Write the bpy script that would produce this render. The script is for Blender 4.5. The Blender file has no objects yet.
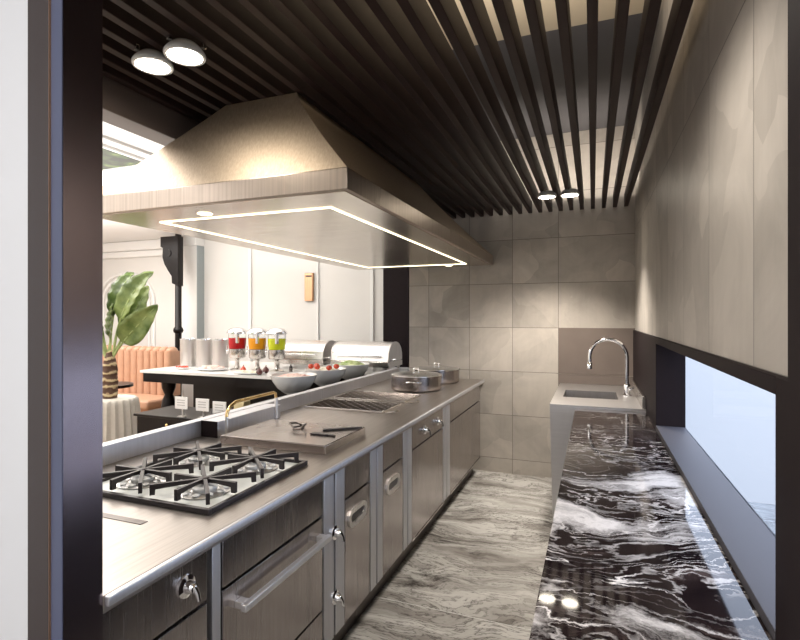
import bpy, bmesh, math, random
from mathutils import Vector, Matrix
random.seed(7)
PI = math.pi
S = bpy.context.scene
C = S.collection

# ------------------------------------------------------------------ camera
cd = bpy.data.cameras.new('camera'); cam = bpy.data.objects.new('camera', cd); C.objects.link(cam)
cd.sensor_width = 36.0; cd.lens = 505/800*36.0; cd.shift_y = -3/800; cd.clip_start = 0.02
cam.location = (0, 0, 1.5); cam.rotation_euler = (PI/2, 0, math.atan(193/505))
S.camera = cam

# ------------------------------------------------------------------ world, exposure, added fill area lights
w = bpy.data.worlds.new('sky'); S.world = w; w.use_nodes = True
w.node_tree.nodes['Background'].inputs[0].default_value = (0.74, 0.82, 1.0, 1)
w.node_tree.nodes['Background'].inputs[1].default_value = 4.0
S.view_settings.view_transform = 'Standard'; S.view_settings.look = 'None'
S.view_settings.gamma = 1.0; S.view_settings.use_curve_mapping = False
S.view_settings.exposure = 0.28
S.cycles.use_denoising = True
S.cycles.max_bounces = 10; S.cycles.sample_clamp_indirect = 6.0; S.cycles.caustics_reflective = False

def area(name, loc, rot, sx, sy, watts, col):
    l = bpy.data.lights.new(name, 'AREA'); l.shape = 'RECTANGLE'; l.size = sx; l.size_y = sy
    l.energy = watts; l.color = col
    o = bpy.data.objects.new(name, l); C.objects.link(o); o.location = loc; o.rotation_euler = rot
    return o
WARM = (1.0, 0.92, 0.82); WHITE = (1.0, 0.96, 0.92)
area('fill_dining_ceiling', (-5.2, 2.6, 1.9), (PI, 0, 0), 3.4, 2.8, 140, WHITE)  # added fills aimed up at the dining ceiling, no fixtures there
area('fill_dining_ceiling', (-2.75, 2.2, 2.0), (PI, 0, 0), 1.0, 2.0, 6, WHITE)
area('fill_dining_ceiling', (-3.6, 4.6, 2.1), (PI, 0, 0), 2.6, 1.0, 36, WHITE)
area('fill_dining', (-6.0, 3.6, 2.66), (0, 0, 0), 2.0, 2.4, 80, WHITE)  # added fill to brighten the dining wall behind the plant
area('fill_dining', (-2.7, 1.7, 2.66), (0, 0.0, 0), 0.8, 1.2, 26, WHITE)  # added fill to brighten the bowls from the near side
area('fill_lobby', (-0.6, -1.2, 2.85), (0, 0, 0), 1.6, 1.2, 55, WHITE)  # added fill for the lobby wall and, through the doorway, the kitchen
area('fill_plenum', (-0.35, 1.9, 2.62), (PI, 0, 0), 1.0, 1.6, 14, WARM)  # added fills above the slats, to brighten ceiling and upper wall
area('fill_plenum', (-0.3, 4.45, 2.62), (PI*0.75, 0, 0), 1.2, 0.15, 7, WARM)

# ------------------------------------------------------------------ materials
class G:
    def __init__(s, name):
        s.m = bpy.data.materials.new(name); s.m.use_nodes = True; s.t = s.m.node_tree; s.n = s.t.nodes
        s.b = s.n['Principled BSDF']; s.out = s.n['Material Output']
    def new(s, t, **k):
        n = s.n.new(t)
        for a, v in k.items(): setattr(n, a, v)
        return n
    def put(s, sock, v):
        if hasattr(v, 'is_output') or isinstance(v, bpy.types.NodeSocket): s.t.links.new(v, sock)
        elif isinstance(v, (int, float)) or sock.type == 'VECTOR': sock.default_value = v
        else: sock.default_value = tuple(v) + ((1,) if len(v) == 3 else ())
    def obj(s): return s.new('ShaderNodeTexCoord').outputs['Object']
    def map(s, vec, scale=(1, 1, 1), loc=(0, 0, 0), rot=(0, 0, 0)):
        n = s.new('ShaderNodeMapping'); s.put(n.inputs[0], vec)
        n.inputs['Scale'].default_value = scale; n.inputs['Location'].default_value = loc; n.inputs['Rotation'].default_value = rot
        return n.outputs[0]
    def noise(s, vec, scale=5, detail=3, rough=0.5, dist=0.0, color=False):
        n = s.new('ShaderNodeTexNoise'); s.put(n.inputs['Vector'], vec)
        n.inputs['Scale'].default_value = scale; n.inputs['Detail'].default_value = detail
        n.inputs['Roughness'].default_value = rough; n.inputs['Distortion'].default_value = dist
        return n.outputs['Color' if color else 'Fac']
    def math(s, op, a, b=0.0, c=0.0):
        n = s.new('ShaderNodeMath', operation=op)
        for i, v in enumerate((a, b, c)): s.put(n.inputs[i], v)
        return n.outputs[0]
    def vmath(s, op, a, b):
        n = s.new('ShaderNodeVectorMath', operation=op); s.put(n.inputs[0], a); s.put(n.inputs[1], b)
        return n.outputs[0]
    def scale(s, v, f):
        n = s.new('ShaderNodeVectorMath', operation='SCALE'); s.put(n.inputs[0], v); s.put(n.inputs['Scale'], f)
        return n.outputs[0]
    def sep(s, v):
        n = s.new('ShaderNodeSeparateXYZ'); s.put(n.inputs[0], v); return n.outputs
    def comb(s, x, y, z):
        n = s.new('ShaderNodeCombineXYZ')
        for i, v in enumerate((x, y, z)): s.put(n.inputs[i], v)
        return n.outputs[0]
    def ramp(s, f, stops):
        n = s.new('ShaderNodeValToRGB'); s.put(n.inputs[0], f); e = n.color_ramp.elements
        while len(e) < len(stops): e.new(0.5)
        for el, (p, c) in zip(e, stops):
            el.position = p; el.color = (c, c, c, 1) if isinstance(c, (int, float)) else tuple(c) + (1,)
        return n.outputs[0]
    def mix(s, f, a, b, mode='MIX'):
        n = s.new('ShaderNodeMix', data_type='RGBA', blend_type=mode)
        s.put(n.inputs['Factor'], f); s.put(n.inputs['A'] if False else n.inputs[6], a); s.put(n.inputs[7], b)
        return n.outputs[2]
    def bump(s, h, strength=0.2, dist=0.01):
        n = s.new('ShaderNodeBump'); n.inputs['Strength'].default_value = strength; n.inputs['Distance'].default_value = dist
        s.put(n.inputs['Height'], h); s.put(s.b.inputs['Normal'], n.outputs[0])
    def set(s, **k):
        names = dict(col='Base Color', metal='Metallic', rough='Roughness', trans='Transmission Weight', ior='IOR', coat='Coat Weight',
                     emit='Emission Color', power='Emission Strength', spec='Specular IOR Level', sub='Subsurface Weight', alpha='Alpha')
        for a, v in k.items(): s.put(s.b.inputs[names[a]], v)
        return s

def plain(name, col, rough=0.5, metal=0.0, var=0.08, scale=30, **k):
    g = G(name); n = g.noise(g.obj(), scale, 3)
    c = g.mix(n, tuple(x*(1-var) for x in col), tuple(min(1, x*(1+var)) for x in col))
    g.set(col=c, rough=rough, metal=metal, **k); return g.m

def steel(name, col, stretch, rough=(0.22, 0.4), var=0.14, bump=0.05, wave=0.0):
    g = G(name); v = g.map(g.obj(), stretch); n = g.noise(v, 1.0, 5, 0.65); n2 = g.noise(g.obj(), 2.2, 2)
    f = g.math('ADD', g.math('MULTIPLY', n, 0.75), g.math('MULTIPLY', n2, 0.25))
    g.set(col=g.ramp(f, [(0.3, tuple(x*(1-var) for x in col)), (0.7, tuple(min(1, x*(1+var)) for x in col))]), metal=1.0,
          rough=g.ramp(f, [(0.3, rough[1]), (0.7, rough[0])]))
    if wave:
        wn = g.noise(g.map(g.obj(), (1, 1, 0.8)), 3.4, 1); h = g.math('ADD', g.math('MULTIPLY', n, 0.004*bump), g.math('MULTIPLY', wn, wave)); g.bump(h, 1.0, 1.0)
    else: g.bump(n, bump, 0.004)
    return g.m

def tile(name, axis, u0, uw, z0, zh, hue, amax=999):
    g = G(name); p = g.obj(); X, Y, Z = g.sep(p); U = (X, Y)[axis]
    a = g.math('DIVIDE', g.math('SUBTRACT', U, u0), uw); a = g.math('MINIMUM', a, amax); b = g.math('DIVIDE', g.math('SUBTRACT', Z, z0), zh)
    ia = g.math('FLOOR', a); ib = g.math('FLOOR', b); fa = g.math('FRACT', a); fb = g.math('FRACT', b)
    wn = g.new('ShaderNodeTexWhiteNoise', noise_dimensions='3D'); g.put(wn.inputs['Vector'], g.comb(ia, ib, 3.7))
    rnd = wn.outputs['Color']; rv = wn.outputs['Value']
    q = g.vmath('ADD', p, g.scale(rnd, 9.0))
    cl = g.noise(q, 2.6, 6, 0.6, 1.2)
    vo = g.new('ShaderNodeTexVoronoi', feature='F1', distance='CHEBYCHEV'); g.put(vo.inputs['Vector'], g.vmath('ADD', g.map(q, (1, 1, 1), (0, 0, 0), (0.6, 0.6, 0.4)), g.scale(g.noise(q, 1.5, 2, color=True), 0.5)))
    vo.inputs['Scale'].default_value = 2.4
    cell = g.new('ShaderNodeSeparateColor'); g.put(cell.inputs[0], vo.outputs['Color'])
    st = g.noise(g.map(q, (30, 30, 2.5)), 1, 3)
    f = g.math('ADD', g.math('MULTIPLY', cl, 0.62), g.math('MULTIPLY', cell.outputs[0], 0.22))
    f = g.math('ADD', f, g.math('MULTIPLY', rv, 0.10)); f = g.math('ADD', f, g.math('MULTIPLY', st, 0.10))
    c = g.ramp(f, [(0.30, tuple(x*0.74 for x in hue)), (0.55, hue), (0.8, tuple(x*1.28 for x in hue))])
    da = g.math('MULTIPLY', g.math('MINIMUM', fa, g.math('SUBTRACT', 1.0, fa)), uw)
    db = g.math('MULTIPLY', g.math('MINIMUM', fb, g.math('SUBTRACT', 1.0, fb)), zh)
    line = g.math('LESS_THAN', g.math('MINIMUM', da, db), 0.0022)
    g.set(col=g.mix(line, c, tuple(x*0.35 for x in hue)), rough=0.42, spec=0.35)
    g.bump(g.math('ADD', g.math('MULTIPLY', line, -1.0), g.math('MULTIPLY', cl, 0.15)), 0.25, 0.003)
    return g.m

def black_marble(name):
    g = G(name); p = g.obj(); X, Y, Z = g.sep(g.vmath('ADD', p, (0.1, 2.2, 0.0)))
    wv = g.scale(g.vmath('SUBTRACT', g.noise(g.map(p, (1.0, 0.9, 1)), 2.0, 3, 0.5, color=True), (0.5, 0.5, 0.5)), 0.55)
    w2 = g.scale(g.vmath('SUBTRACT', g.noise(p, 13, 5, 0.7, color=True), (0.5, 0.5, 0.5)), 0.075)
    q = g.vmath('ADD', g.vmath('ADD', p, wv), w2)
    def lines(k, seed, width, st=(0.8, 3.0, 1)):
        n = g.noise(g.map(q, st, (seed, seed*1.7, 0), (0, 0, -0.20)), 1.7, 3, 0.55)
        d = g.math('ABSOLUTE', g.math('SUBTRACT', g.math('FRACT', g.math('MULTIPLY', n, k)), 0.5))
        return g.ramp(d, [(0.0, 1.0), (width*0.5, 0.5), (width, 0.0)])
    gate = g.ramp(g.noise(g.map(q, (0.7, 1.8, 1), (4, 1, 0)), 1.9, 3), [(0.40, 0.0), (0.58, 1.0)])
    gate2 = g.ramp(g.noise(g.map(q, (1.2, 2.2, 1), (9, 5, 0)), 2.3, 3), [(0.42, 0.0), (0.60, 1.0)])
    f = g.math('MULTIPLY', lines(6.0, 3.1, 0.07), g.math('ADD', g.math('MULTIPLY', gate2, 0.9), 0.25))
    f = g.math('MAXIMUM', f, g.math('MULTIPLY', lines(17.0, 8.3, 0.15), g.math('ADD', g.math('MULTIPLY', gate, 0.6), 0.12)))
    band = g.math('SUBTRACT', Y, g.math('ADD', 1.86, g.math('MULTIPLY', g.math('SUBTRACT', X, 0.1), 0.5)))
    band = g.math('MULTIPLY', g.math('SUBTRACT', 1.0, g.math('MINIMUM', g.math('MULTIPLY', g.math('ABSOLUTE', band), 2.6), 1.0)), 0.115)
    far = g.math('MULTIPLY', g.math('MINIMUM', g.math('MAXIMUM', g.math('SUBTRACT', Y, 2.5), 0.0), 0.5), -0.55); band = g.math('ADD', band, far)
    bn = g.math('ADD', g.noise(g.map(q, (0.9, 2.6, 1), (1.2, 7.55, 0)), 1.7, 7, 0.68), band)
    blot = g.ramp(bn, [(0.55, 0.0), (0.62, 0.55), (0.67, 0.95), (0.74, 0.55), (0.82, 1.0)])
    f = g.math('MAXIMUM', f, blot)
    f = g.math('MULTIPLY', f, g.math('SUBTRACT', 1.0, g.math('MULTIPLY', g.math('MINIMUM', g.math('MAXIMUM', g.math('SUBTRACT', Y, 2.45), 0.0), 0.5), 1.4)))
    base = g.ramp(g.noise(g.map(q, (1, 4, 1)), 3, 6, 0.7), [(0.35, (0.008, 0.005, 0.006)), (0.55, (0.020, 0.013, 0.013)), (0.74, (0.10, 0.075, 0.07))])
    g.set(col=g.mix(f, base, (0.80, 0.76, 0.74)), rough=0.05, spec=0.22)
    return g.m

def floor_marble(name):
    g = G(name); p0 = g.obj(); X, Y, Z = g.sep(p0)
    row = g.math('GREATER_THAN', Y, 2.485)
    p = g.vmath('ADD', p0, g.comb(g.math('MULTIPLY', row, 5.3), g.math('MULTIPLY', row, 2.9), 0.0))
    wv = g.scale(g.vmath('SUBTRACT', g.noise(g.map(p, (1.0, 1.2, 1)), 1.4, 2, 0.5, color=True), (0.5, 0.5, 0.5)), 0.55)
    w2 = g.scale(g.vmath('SUBTRACT', g.noise(p, 9, 4, 0.6, color=True), (0.5, 0.5, 0.5)), 0.045)
    q = g.vmath('ADD', g.vmath('ADD', p, wv), w2)
    n = g.noise(g.map(q, (0.9, 4.2, 1), (0, 0, 0), (0, 0, 0.22)), 1.8, 6, 0.62)
    lines = g.math('ABSOLUTE', g.math('SUBTRACT', g.math('FRACT', g.math('MULTIPLY', n, 13.0)), 0.5))
    ln = g.ramp(lines, [(0.0, 1.0), (0.09, 0.45), (0.25, 0.0)])
    gate = g.ramp(g.noise(g.map(q, (0.8, 2.2, 1), (7, 3, 0)), 1.5, 3), [(0.36, 0.25), (0.52, 1.0)])
    dk = g.ramp(g.noise(g.map(q, (0.8, 2.6, 1), (11.4, 2.2, 0)), 1.5, 8, 0.75), [(0.55, 0.0), (0.64, 0.9)])
    f = g.math('MAXIMUM', g.math('MULTIPLY', ln, g.math('MULTIPLY', gate, 0.8)), dk)
    base = g.ramp(n, [(0.32, (0.20, 0.18, 0.165)), (0.5, (0.46, 0.44, 0.41)), (0.68, (0.68, 0.66, 0.63))])
    c = g.mix(f, base, (0.045, 0.037, 0.033))
    jx = g.math('ABSOLUTE', g.math('SUBTRACT', Y, 2.485)); j = g.math('LESS_THAN', jx, 0.002)
    g.set(col=g.mix(j, c, (0.75, 0.74, 0.72)), rough=0.16, spec=0.5)
    return g.m

M = {}
M['tile_back'] = tile('beige_stone_tile_back', 0, -0.30-0.42*8, 0.42, 0.138-0.42, 0.42, (0.47, 0.425, 0.375), 8.45)
M['tile_right'] = tile('beige_stone_tile_right', 1, 1.858-0.48*6, 0.48, 2.27-0.885*3, 0.885, (0.43, 0.395, 0.355))
M['dark_slab'] = plain('dark_brown_slab', (0.17, 0.135, 0.115), 0.5, var=0.15, scale=5)
M['pot_steel'] = steel('dark_polished_steel', (0.34, 0.30, 0.28), (60, 60, 3), (0.16, 0.26), 0.08, 0.02)
M['pilaster'] = steel('pale_matt_steel', (0.66, 0.66, 0.69), (60, 60, 3), (0.42, 0.55), 0.06, 0.02)
M['enamel'] = plain('pale_enamel', (0.74, 0.76, 0.74), 0.16, var=0.02)
M['sink_steel'] = steel('pale_brushed_sink_steel', (0.60, 0.58, 0.57), (4, 90, 60), (0.36, 0.46), 0.06, 0.02)
M['basin_steel'] = steel('grey_basin_steel', (0.34, 0.32, 0.31), (60, 60, 4), (0.3, 0.4), 0.08, 0.02)
M['beam'] = plain('brown_painted_beam', (0.15, 0.115, 0.10), 0.5, var=0.06, scale=3)
M['handle_steel'] = steel('bright_handle_steel', (0.86, 0.85, 0.84), (20, 20, 20), (0.42, 0.5), 0.04, 0.0)
M['slat'] = plain('dark_brown_wood', (0.026, 0.013, 0.0115), 0.5, var=0.3, scale=12, spec=0.25)
M['bronze'] = plain('dark_bronze_metal', (0.30, 0.25, 0.27), 0.24, 1.0, var=0.03, scale=3)
M['sill'] = plain('dark_blue_grey_lacquer', (0.075, 0.072, 0.082), 0.55, spec=0.12, var=0.03, scale=3)
M['blue_strip'] = plain('blue_reflection_paint', (0.10, 0.115, 0.19), 0.35, var=0.03, scale=3)  # blue outdoor reflection put into the strip's own colour
M['brown_post'] = plain('dark_brown_post', (0.055, 0.042, 0.040), 0.4, var=0.05, scale=3)
M['frame_dark'] = plain('dark_brown_lacquer', (0.016, 0.011, 0.012), 0.55, var=0.15, spec=0.08)
M['steel_door'] = steel('brushed_steel_vertical', (0.45, 0.415, 0.41), (260, 260, 2.6), (0.18, 0.30), 0.24, 0.06, 0.009)
M['steel_top'] = steel('brushed_steel_top', (0.46, 0.42, 0.39), (140, 3.0, 30), (0.34, 0.44), 0.12, 0.03)
M['griddle'] = steel('seasoned_griddle_steel', (0.31, 0.27, 0.25), (3, 3, 3), (0.24, 0.30), 0.05, 0.0)
M['steel_hood'] = steel('brushed_steel_hood', (0.44, 0.36, 0.275), (150, 150, 5.0), (0.46, 0.60), 0.16, 0.06)
M['steel_band'] = steel('brushed_steel_band', (0.48, 0.41, 0.35), (75, 75, 1.0), (0.26, 0.40), 0.20, 0.10)
M['steel_under'] = steel('brushed_steel_under', (0.62, 0.56, 0.49), (3, 60, 60), (0.20, 0.28), 0.05, 0.01)
M['steel'] = steel('satin_steel', (0.58, 0.55, 0.52), (40, 40, 4), (0.18, 0.28), 0.08, 0.02, 0.012)
M['steel_pale'] = steel('pale_satin_steel', (0.80, 0.78, 0.76), (30, 30, 3), (0.25, 0.35), 0.05, 0.01)
M['chrome'] = steel('polished_chrome', (0.85, 0.85, 0.86), (5, 5, 5), (0.04, 0.07), 0.02, 0.0)
M['iron'] = plain('cast_iron', (0.045, 0.038, 0.04), 0.32, 0.5, var=0.3)
M['dark_steel'] = steel('dark_steel', (0.16, 0.14, 0.13), (40, 8, 10), (0.28, 0.4), 0.1, 0.03)
M['brass'] = steel('brass', (0.72, 0.52, 0.24), (20, 20, 20), (0.18, 0.28), 0.06, 0.01)
M['copper'] = steel('brushed_copper', (0.55, 0.33, 0.20), (60, 60, 3), (0.35, 0.5), 0.15, 0.05)
M['black_marble'] = black_marble('black_veined_marble')
M['floor'] = floor_marble('grey_veined_marble')
M['white'] = plain('white_paint', (0.80, 0.79, 0.77), 0.55, var=0.02, scale=4)
M['offwhite'] = plain('warm_white_panel', (0.72, 0.70, 0.67), 0.5, var=0.03, scale=3)
M['white_cool'] = plain('cool_white_paint', (0.78, 0.79, 0.81), 0.55, var=0.02, scale=4)
M['greyblue'] = plain('grey_blue_paint', (0.33, 0.37, 0.38), 0.5, var=0.03)
M['cream'] = plain('lit_ceiling_cream', (0.62, 0.52, 0.38), 0.6, var=0.03, scale=3)  # brighter, lit look of the near ceiling put into its colour
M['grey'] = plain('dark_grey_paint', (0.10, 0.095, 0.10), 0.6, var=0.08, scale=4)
M['tray'] = plain('seasoned_tray', (0.24, 0.19, 0.155), 0.5, var=0.1)
M['canister'] = steel('canister_steel', (0.62, 0.59, 0.57), (30, 30, 3), (0.38, 0.5), 0.06, 0.01)
M['black'] = plain('black_lacquer', (0.007, 0.005, 0.005), 0.28, var=0.2, spec=0.25)
M['ceramic'] = plain('white_ceramic', (0.82, 0.82, 0.81), 0.15, var=0.01, scale=5)
M['stone_white'] = plain('white_stone', (0.80, 0.79, 0.77), 0.18, var=0.04, scale=8)
M['leather'] = plain('tan_pink_leather', (0.50, 0.285, 0.185), 0.45, var=0.12, scale=14)
M['linen'] = plain('pale_ribbed_plaster', (0.62, 0.58, 0.52), 0.7, var=0.12, scale=40)
M['card'] = plain('white_card', (0.85, 0.85, 0.84), 0.6, var=0.01)
M['ink'] = plain('grey_ink', (0.45, 0.44, 0.44), 0.6, var=0.02)
M['parquet'] = plain('oak_floor', (0.34, 0.23, 0.14), 0.4, var=0.2, scale=9)
M['lobby'] = plain('grey_stone_floor', (0.28, 0.26, 0.25), 0.3, var=0.2, scale=6)
M['pale_ground'] = plain('pale_haze', (0.165, 0.164, 0.160), 0.8, var=0.02, scale=2)
def lamp_mat(name, col, p):
    g = G(name); g.set(col=(0.9, 0.9, 0.9), emit=col, power=p); return g.m
M['lens'] = lamp_mat('lamp_lens', (1.0, 0.90, 0.74), 28)
M['led'] = lamp_mat('led_strip', (1.0, 0.88, 0.60), 3.2)
def glass(name, col, rough=0.0):
    g = G(name); g.set(col=col, trans=1.0, rough=rough, ior=1.45)
    lp = None
    return g.m
M['glass'] = glass('clear_glass', (0.97, 0.98, 0.98))
def pane_mat():
    g = G('window_glass'); g.n.remove(g.b)
    t = g.new('ShaderNodeBsdfTransparent'); t.inputs[0].default_value = (0.96, 0.98, 1, 1)
    r = g.new('ShaderNodeBsdfGlossy'); r.inputs['Roughness'].default_value = 0.0
    fr = g.new('ShaderNodeFresnel'); fr.inputs[0].default_value = 1.15
    ge = g.new('ShaderNodeNewGeometry'); ff = g.math('MULTIPLY', fr.outputs[0], g.math('MULTIPLY', g.math('SUBTRACT', 1.0, ge.outputs['Backfacing']), 0.35))
    mx = g.new('ShaderNodeMixShader'); g.t.links.new(ff, mx.inputs[0]); g.t.links.new(t.outputs[0], mx.inputs[1]); g.t.links.new(r.outputs[0], mx.inputs[2])
    g.t.links.new(mx.outputs[0], g.out.inputs[0]); return g.m
M['pane'] = pane_mat()
def water_mat():
    g = G('rippled_water'); p = g.obj(); n = g.noise(g.map(p, (1, 2.6, 1)), 3.2, 6, 0.7, 1.0)
    g.set(col=g.ramp(n, [(0.35, (0.015, 0.018, 0.02)), (0.62, (0.10, 0.11, 0.115))]), rough=0.25); g.bump(n, 1.0, 0.25); return g.m
M['water'] = water_mat()
def leaf_mat(name, a, b):
    g = G(name); p = g.obj(); n = g.noise(p, 7, 4); g.set(col=g.ramp(n, [(0.35, a), (0.65, b)]), rough=0.35, sub=0.0); return g.m
M['leaf'] = leaf_mat('green_leaf', (0.09, 0.15, 0.03), (0.30, 0.38, 0.13))
M['leaf_rib'] = leaf_mat('pale_leaf_rib', (0.30, 0.38, 0.14), (0.46, 0.54, 0.24))
M['leaf_dark'] = leaf_mat('deep_green_leaf', (0.04, 0.075, 0.015), (0.15, 0.22, 0.06))
def foliage_panel():
    g = G('leafy_green_mural'); p = g.obj(); vo = g.new('ShaderNodeTexVoronoi'); g.put(vo.inputs['Vector'], g.vmath('ADD', p, g.scale(g.noise(p, 4, 3, color=True), 0.3))); vo.inputs['Scale'].default_value = 9
    g.set(col=g.ramp(vo.outputs['Distance'], [(0.05, (0.12, 0.17, 0.04)), (0.35, (0.035, 0.06, 0.015)), (0.7, (0.012, 0.014, 0.008))]), rough=0.6); return g.m
M['mural'] = foliage_panel()
def bark():
    g = G('banded_trunk'); p = g.obj(); X, Y, Z = g.sep(p)
    s = g.math('SINE', g.math('ADD', g.math('MULTIPLY', Z, 95.0), g.math('MULTIPLY', g.noise(p, 14, 3), 8.0)))
    g.set(col=g.ramp(s, [(0.1, (0.10, 0.05, 0.03)), (0.4, (0.34, 0.22, 0.12)), (0.9, (0.58, 0.47, 0.28))]), rough=0.7); g.bump(s, 0.4, 0.01); return g.m
M['bark'] = bark()
M['red_juice'] = plain('red_juice', (0.42, 0.008, 0.012), 0.1, var=0.05, scale=6)
M['orange_juice'] = plain('orange_juice', (0.75, 0.30, 0.015), 0.1, var=0.05, scale=6)
M['green_juice'] = plain('lime_juice', (0.55, 0.60, 0.02), 0.1, var=0.05, scale=6)
M['tomato'] = plain('tomato_red', (0.62, 0.07, 0.03), 0.25, var=0.15, scale=20)
M['salad'] = leaf_mat('salad_green', (0.22, 0.36, 0.06), (0.72, 0.76, 0.45))
M['ham'] = leaf_mat('pink_ham', (0.72, 0.42, 0.36), (0.90, 0.78, 0.70))
M['cheese'] = plain('pale_cheese', (0.85, 0.80, 0.66), 0.4, var=0.06)
M['fig'] = plain('dark_fig', (0.10, 0.03, 0.025), 0.35, var=0.3, scale=20)
M['butter'] = plain('butter_cream', (0.80, 0.66, 0.36), 0.5, var=0.04)

# ------------------------------------------------------------------ geometry helpers
class MB:
    def __init__(s): s.bm = bmesh.new(); s.round = False
    def box(s, x0, x1, y0, y1, z0, z1, bev=0.0, seg=2):
        b = s.bm
        r = bmesh.ops.create_cube(b, size=1.0)['verts']
        for v in r:
            v.co = Vector(((x0+x1)/2+v.co.x*(x1-x0), (y0+y1)/2+v.co.y*(y1-y0), (z0+z1)/2+v.co.z*(z1-z0)))
        if bev > 0:
            es = list({e for v in r for e in v.link_edges})
            bmesh.ops.bevel(b, geom=es, offset=bev, segments=seg, profile=0.5, affect='EDGES')
        return s
    def lathe(s, prof, c=(0, 0, 0), n=32, axis='Z'):
        b = s.bm; rings = []; s.round = True
        def pt(r, z, a):
            x, y = r*math.cos(a), r*math.sin(a)
            if axis == 'Z': return Vector((c[0]+x, c[1]+y, c[2]+z))
            if axis == 'X': return Vector((c[0]+z, c[1]+x, c[2]+y))
            return Vector((c[0]+x, c[1]+z, c[2]+y))
        for r, z in prof:
            if r < 1e-6: rings.append([b.verts.new(pt(0, z, 0))])
            else: rings.append([b.verts.new(pt(r, z, 2*PI*i/n)) for i in range(n)])
        for A, B in zip(rings, rings[1:]):
            for i in range(n):
                j = (i+1) % n
                q = [A[i] if len(A) > 1 else A[0]]
                if len(A) > 1: q.append(A[j])
                if len(B) > 1: q += [B[j], B[i]]
                else: q.append(B[0])
                if len(q) >= 3:
                    try: b.faces.new(q)
                    except ValueError: pass
        return s
    def tube(s, pts, r, n=10, cap=True):
        b = s.bm; P = [Vector(p) for p in pts]; rings = []; s.round = True
        up = Vector((0, 0, 1)); 
        d0 = (P[1]-P[0]).normalized()
        ref = up if abs(d0.dot(up)) < 0.9 else Vector((1, 0, 0))
        u = d0.cross(ref).normalized()
        for i, p in enumerate(P):
            d = (P[min(i+1, len(P)-1)]-P[max(i-1, 0)]).normalized()
            u = (u-d*u.dot(d)).normalized(); v = d.cross(u)
            rr = r[i] if isinstance(r, (list, tuple)) else r
            rings.append([b.verts.new(p+(u*math.cos(2*PI*k/n)+v*math.sin(2*PI*k/n))*rr) for k in range(n)])
        for A, B in zip(rings, rings[1:]):
            for k in range(n): b.faces.new([A[k], A[(k+1) % n], B[(k+1) % n], B[k]])
        if cap: b.faces.new(rings[0][::-1]); b.faces.new(rings[-1])
        return s
    def prism(s, poly, axis, a, bb):
        """poly in the two other axes, extruded along axis"""
        b = s.bm
        def pt(u, v, t): return {'X': (t, u, v), 'Y': (u, t, v), 'Z': (u, v, t)}[axis]
        A = [b.verts.new(pt(u, v, a)) for u, v in poly]; B = [b.verts.new(pt(u, v, bb)) for u, v in poly]
        n = len(poly)
        for i in range(n): b.faces.new([A[i], A[(i+1) % n], B[(i+1) % n], B[i]])
        b.faces.new(A[::-1]); b.faces.new(B)
        return s
    def loft(s, rects):
        """rects: (x0,x1,y0,y1,z) stacked"""
        b = s.bm; R = []
        for x0, x1, y0, y1, z in rects: R.append([b.verts.new(p) for p in ((x0, y0, z), (x1, y0, z), (x1, y1, z), (x0, y1, z))])
        for A, B in zip(R, R[1:]):
            for i in range(4): b.faces.new([A[i], A[(i+1) % 4], B[(i+1) % 4], B[i]])
        b.faces.new(R[0][::-1]); b.faces.new(R[-1])
        return s
    def ball(s, c, r, sc=(1, 1, 1), n=12):
        s.round = True
        m = Matrix.Translation(c) @ Matrix.Diagonal((sc[0], sc[1], sc[2], 1))
        bmesh.ops.create_uvsphere(s.bm, u_segments=n, v_segments=max(6, n*2//3), radius=r, matrix=m); return s
    def xf(s, m):
        bmesh.ops.transform(s.bm, matrix=m, verts=s.bm.verts); return s

def root_of(o):
    while o.parent: o = o.parent
    return o
def link(name, mb, mat, parent=None, origin=None, smooth=True, local=False, sharp=None):
    if sharp is None: sharp = 46 if mb.round else 20
    bmesh.ops.recalc_face_normals(mb.bm, faces=mb.bm.faces)
    off = None
    if parent is not None and not local: off = root_of(parent).location
    elif origin is not None: off = Vector(origin)
    if off is not None: bmesh.ops.translate(mb.bm, vec=-off, verts=mb.bm.verts)
    me = bpy.data.meshes.new(name); mb.bm.to_mesh(me); mb.bm.free()
    me.materials.append(M[mat] if isinstance(mat, str) else mat)
    o = bpy.data.objects.new(name, me); C.objects.link(o)
    if smooth:
        me.polygons.foreach_set('use_smooth', [True]*len(me.polygons)); me.set_sharp_from_angle(angle=math.radians(sharp))
    if parent is not None: o.parent = parent
    elif origin is not None: o.location = origin
    return o
def tag(o, label, cat, group=None, kind=None):
    if label: o['label'] = label
    if cat: o['category'] = cat
    if group: o['group'] = group
    if kind: o['kind'] = kind
    return o
def thing(name, label, cat, loc=(0, 0, 0), group=None, kind=None):
    o = bpy.data.objects.new(name, None); C.objects.link(o); o.location = loc; o.empty_display_size = 0.05
    return tag(o, label, cat, group, kind)
def part(name, mb, mat, parent, label=None, **k):
    o = link(name, mb, mat, parent, **k)
    if label: o['label'] = label
    return o
def solid(name, mb, mat, label, cat, origin, group=None, kind=None, **k):
    return tag(link(name, mb, mat, None, origin, **k), label, cat, group, kind)
def struct(name, mb, mat, label, cat='structure', parent=None):
    o = link(name, mb, mat, parent)
    if parent is None: tag(o, label, cat, kind='structure')
    return o
def dup(src, loc, label=None, rotz=None):
    def cp(o, p):
        c = o.copy(); C.objects.link(c)
        if p is not None: c.parent = p
        for ch in o.children: cp(ch, c)
        return c
    r = cp(src, None); r.location = loc
    if rotz is not None: r.rotation_euler = (0, 0, rotz)
    if label: r['label'] = label
    return r

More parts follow.
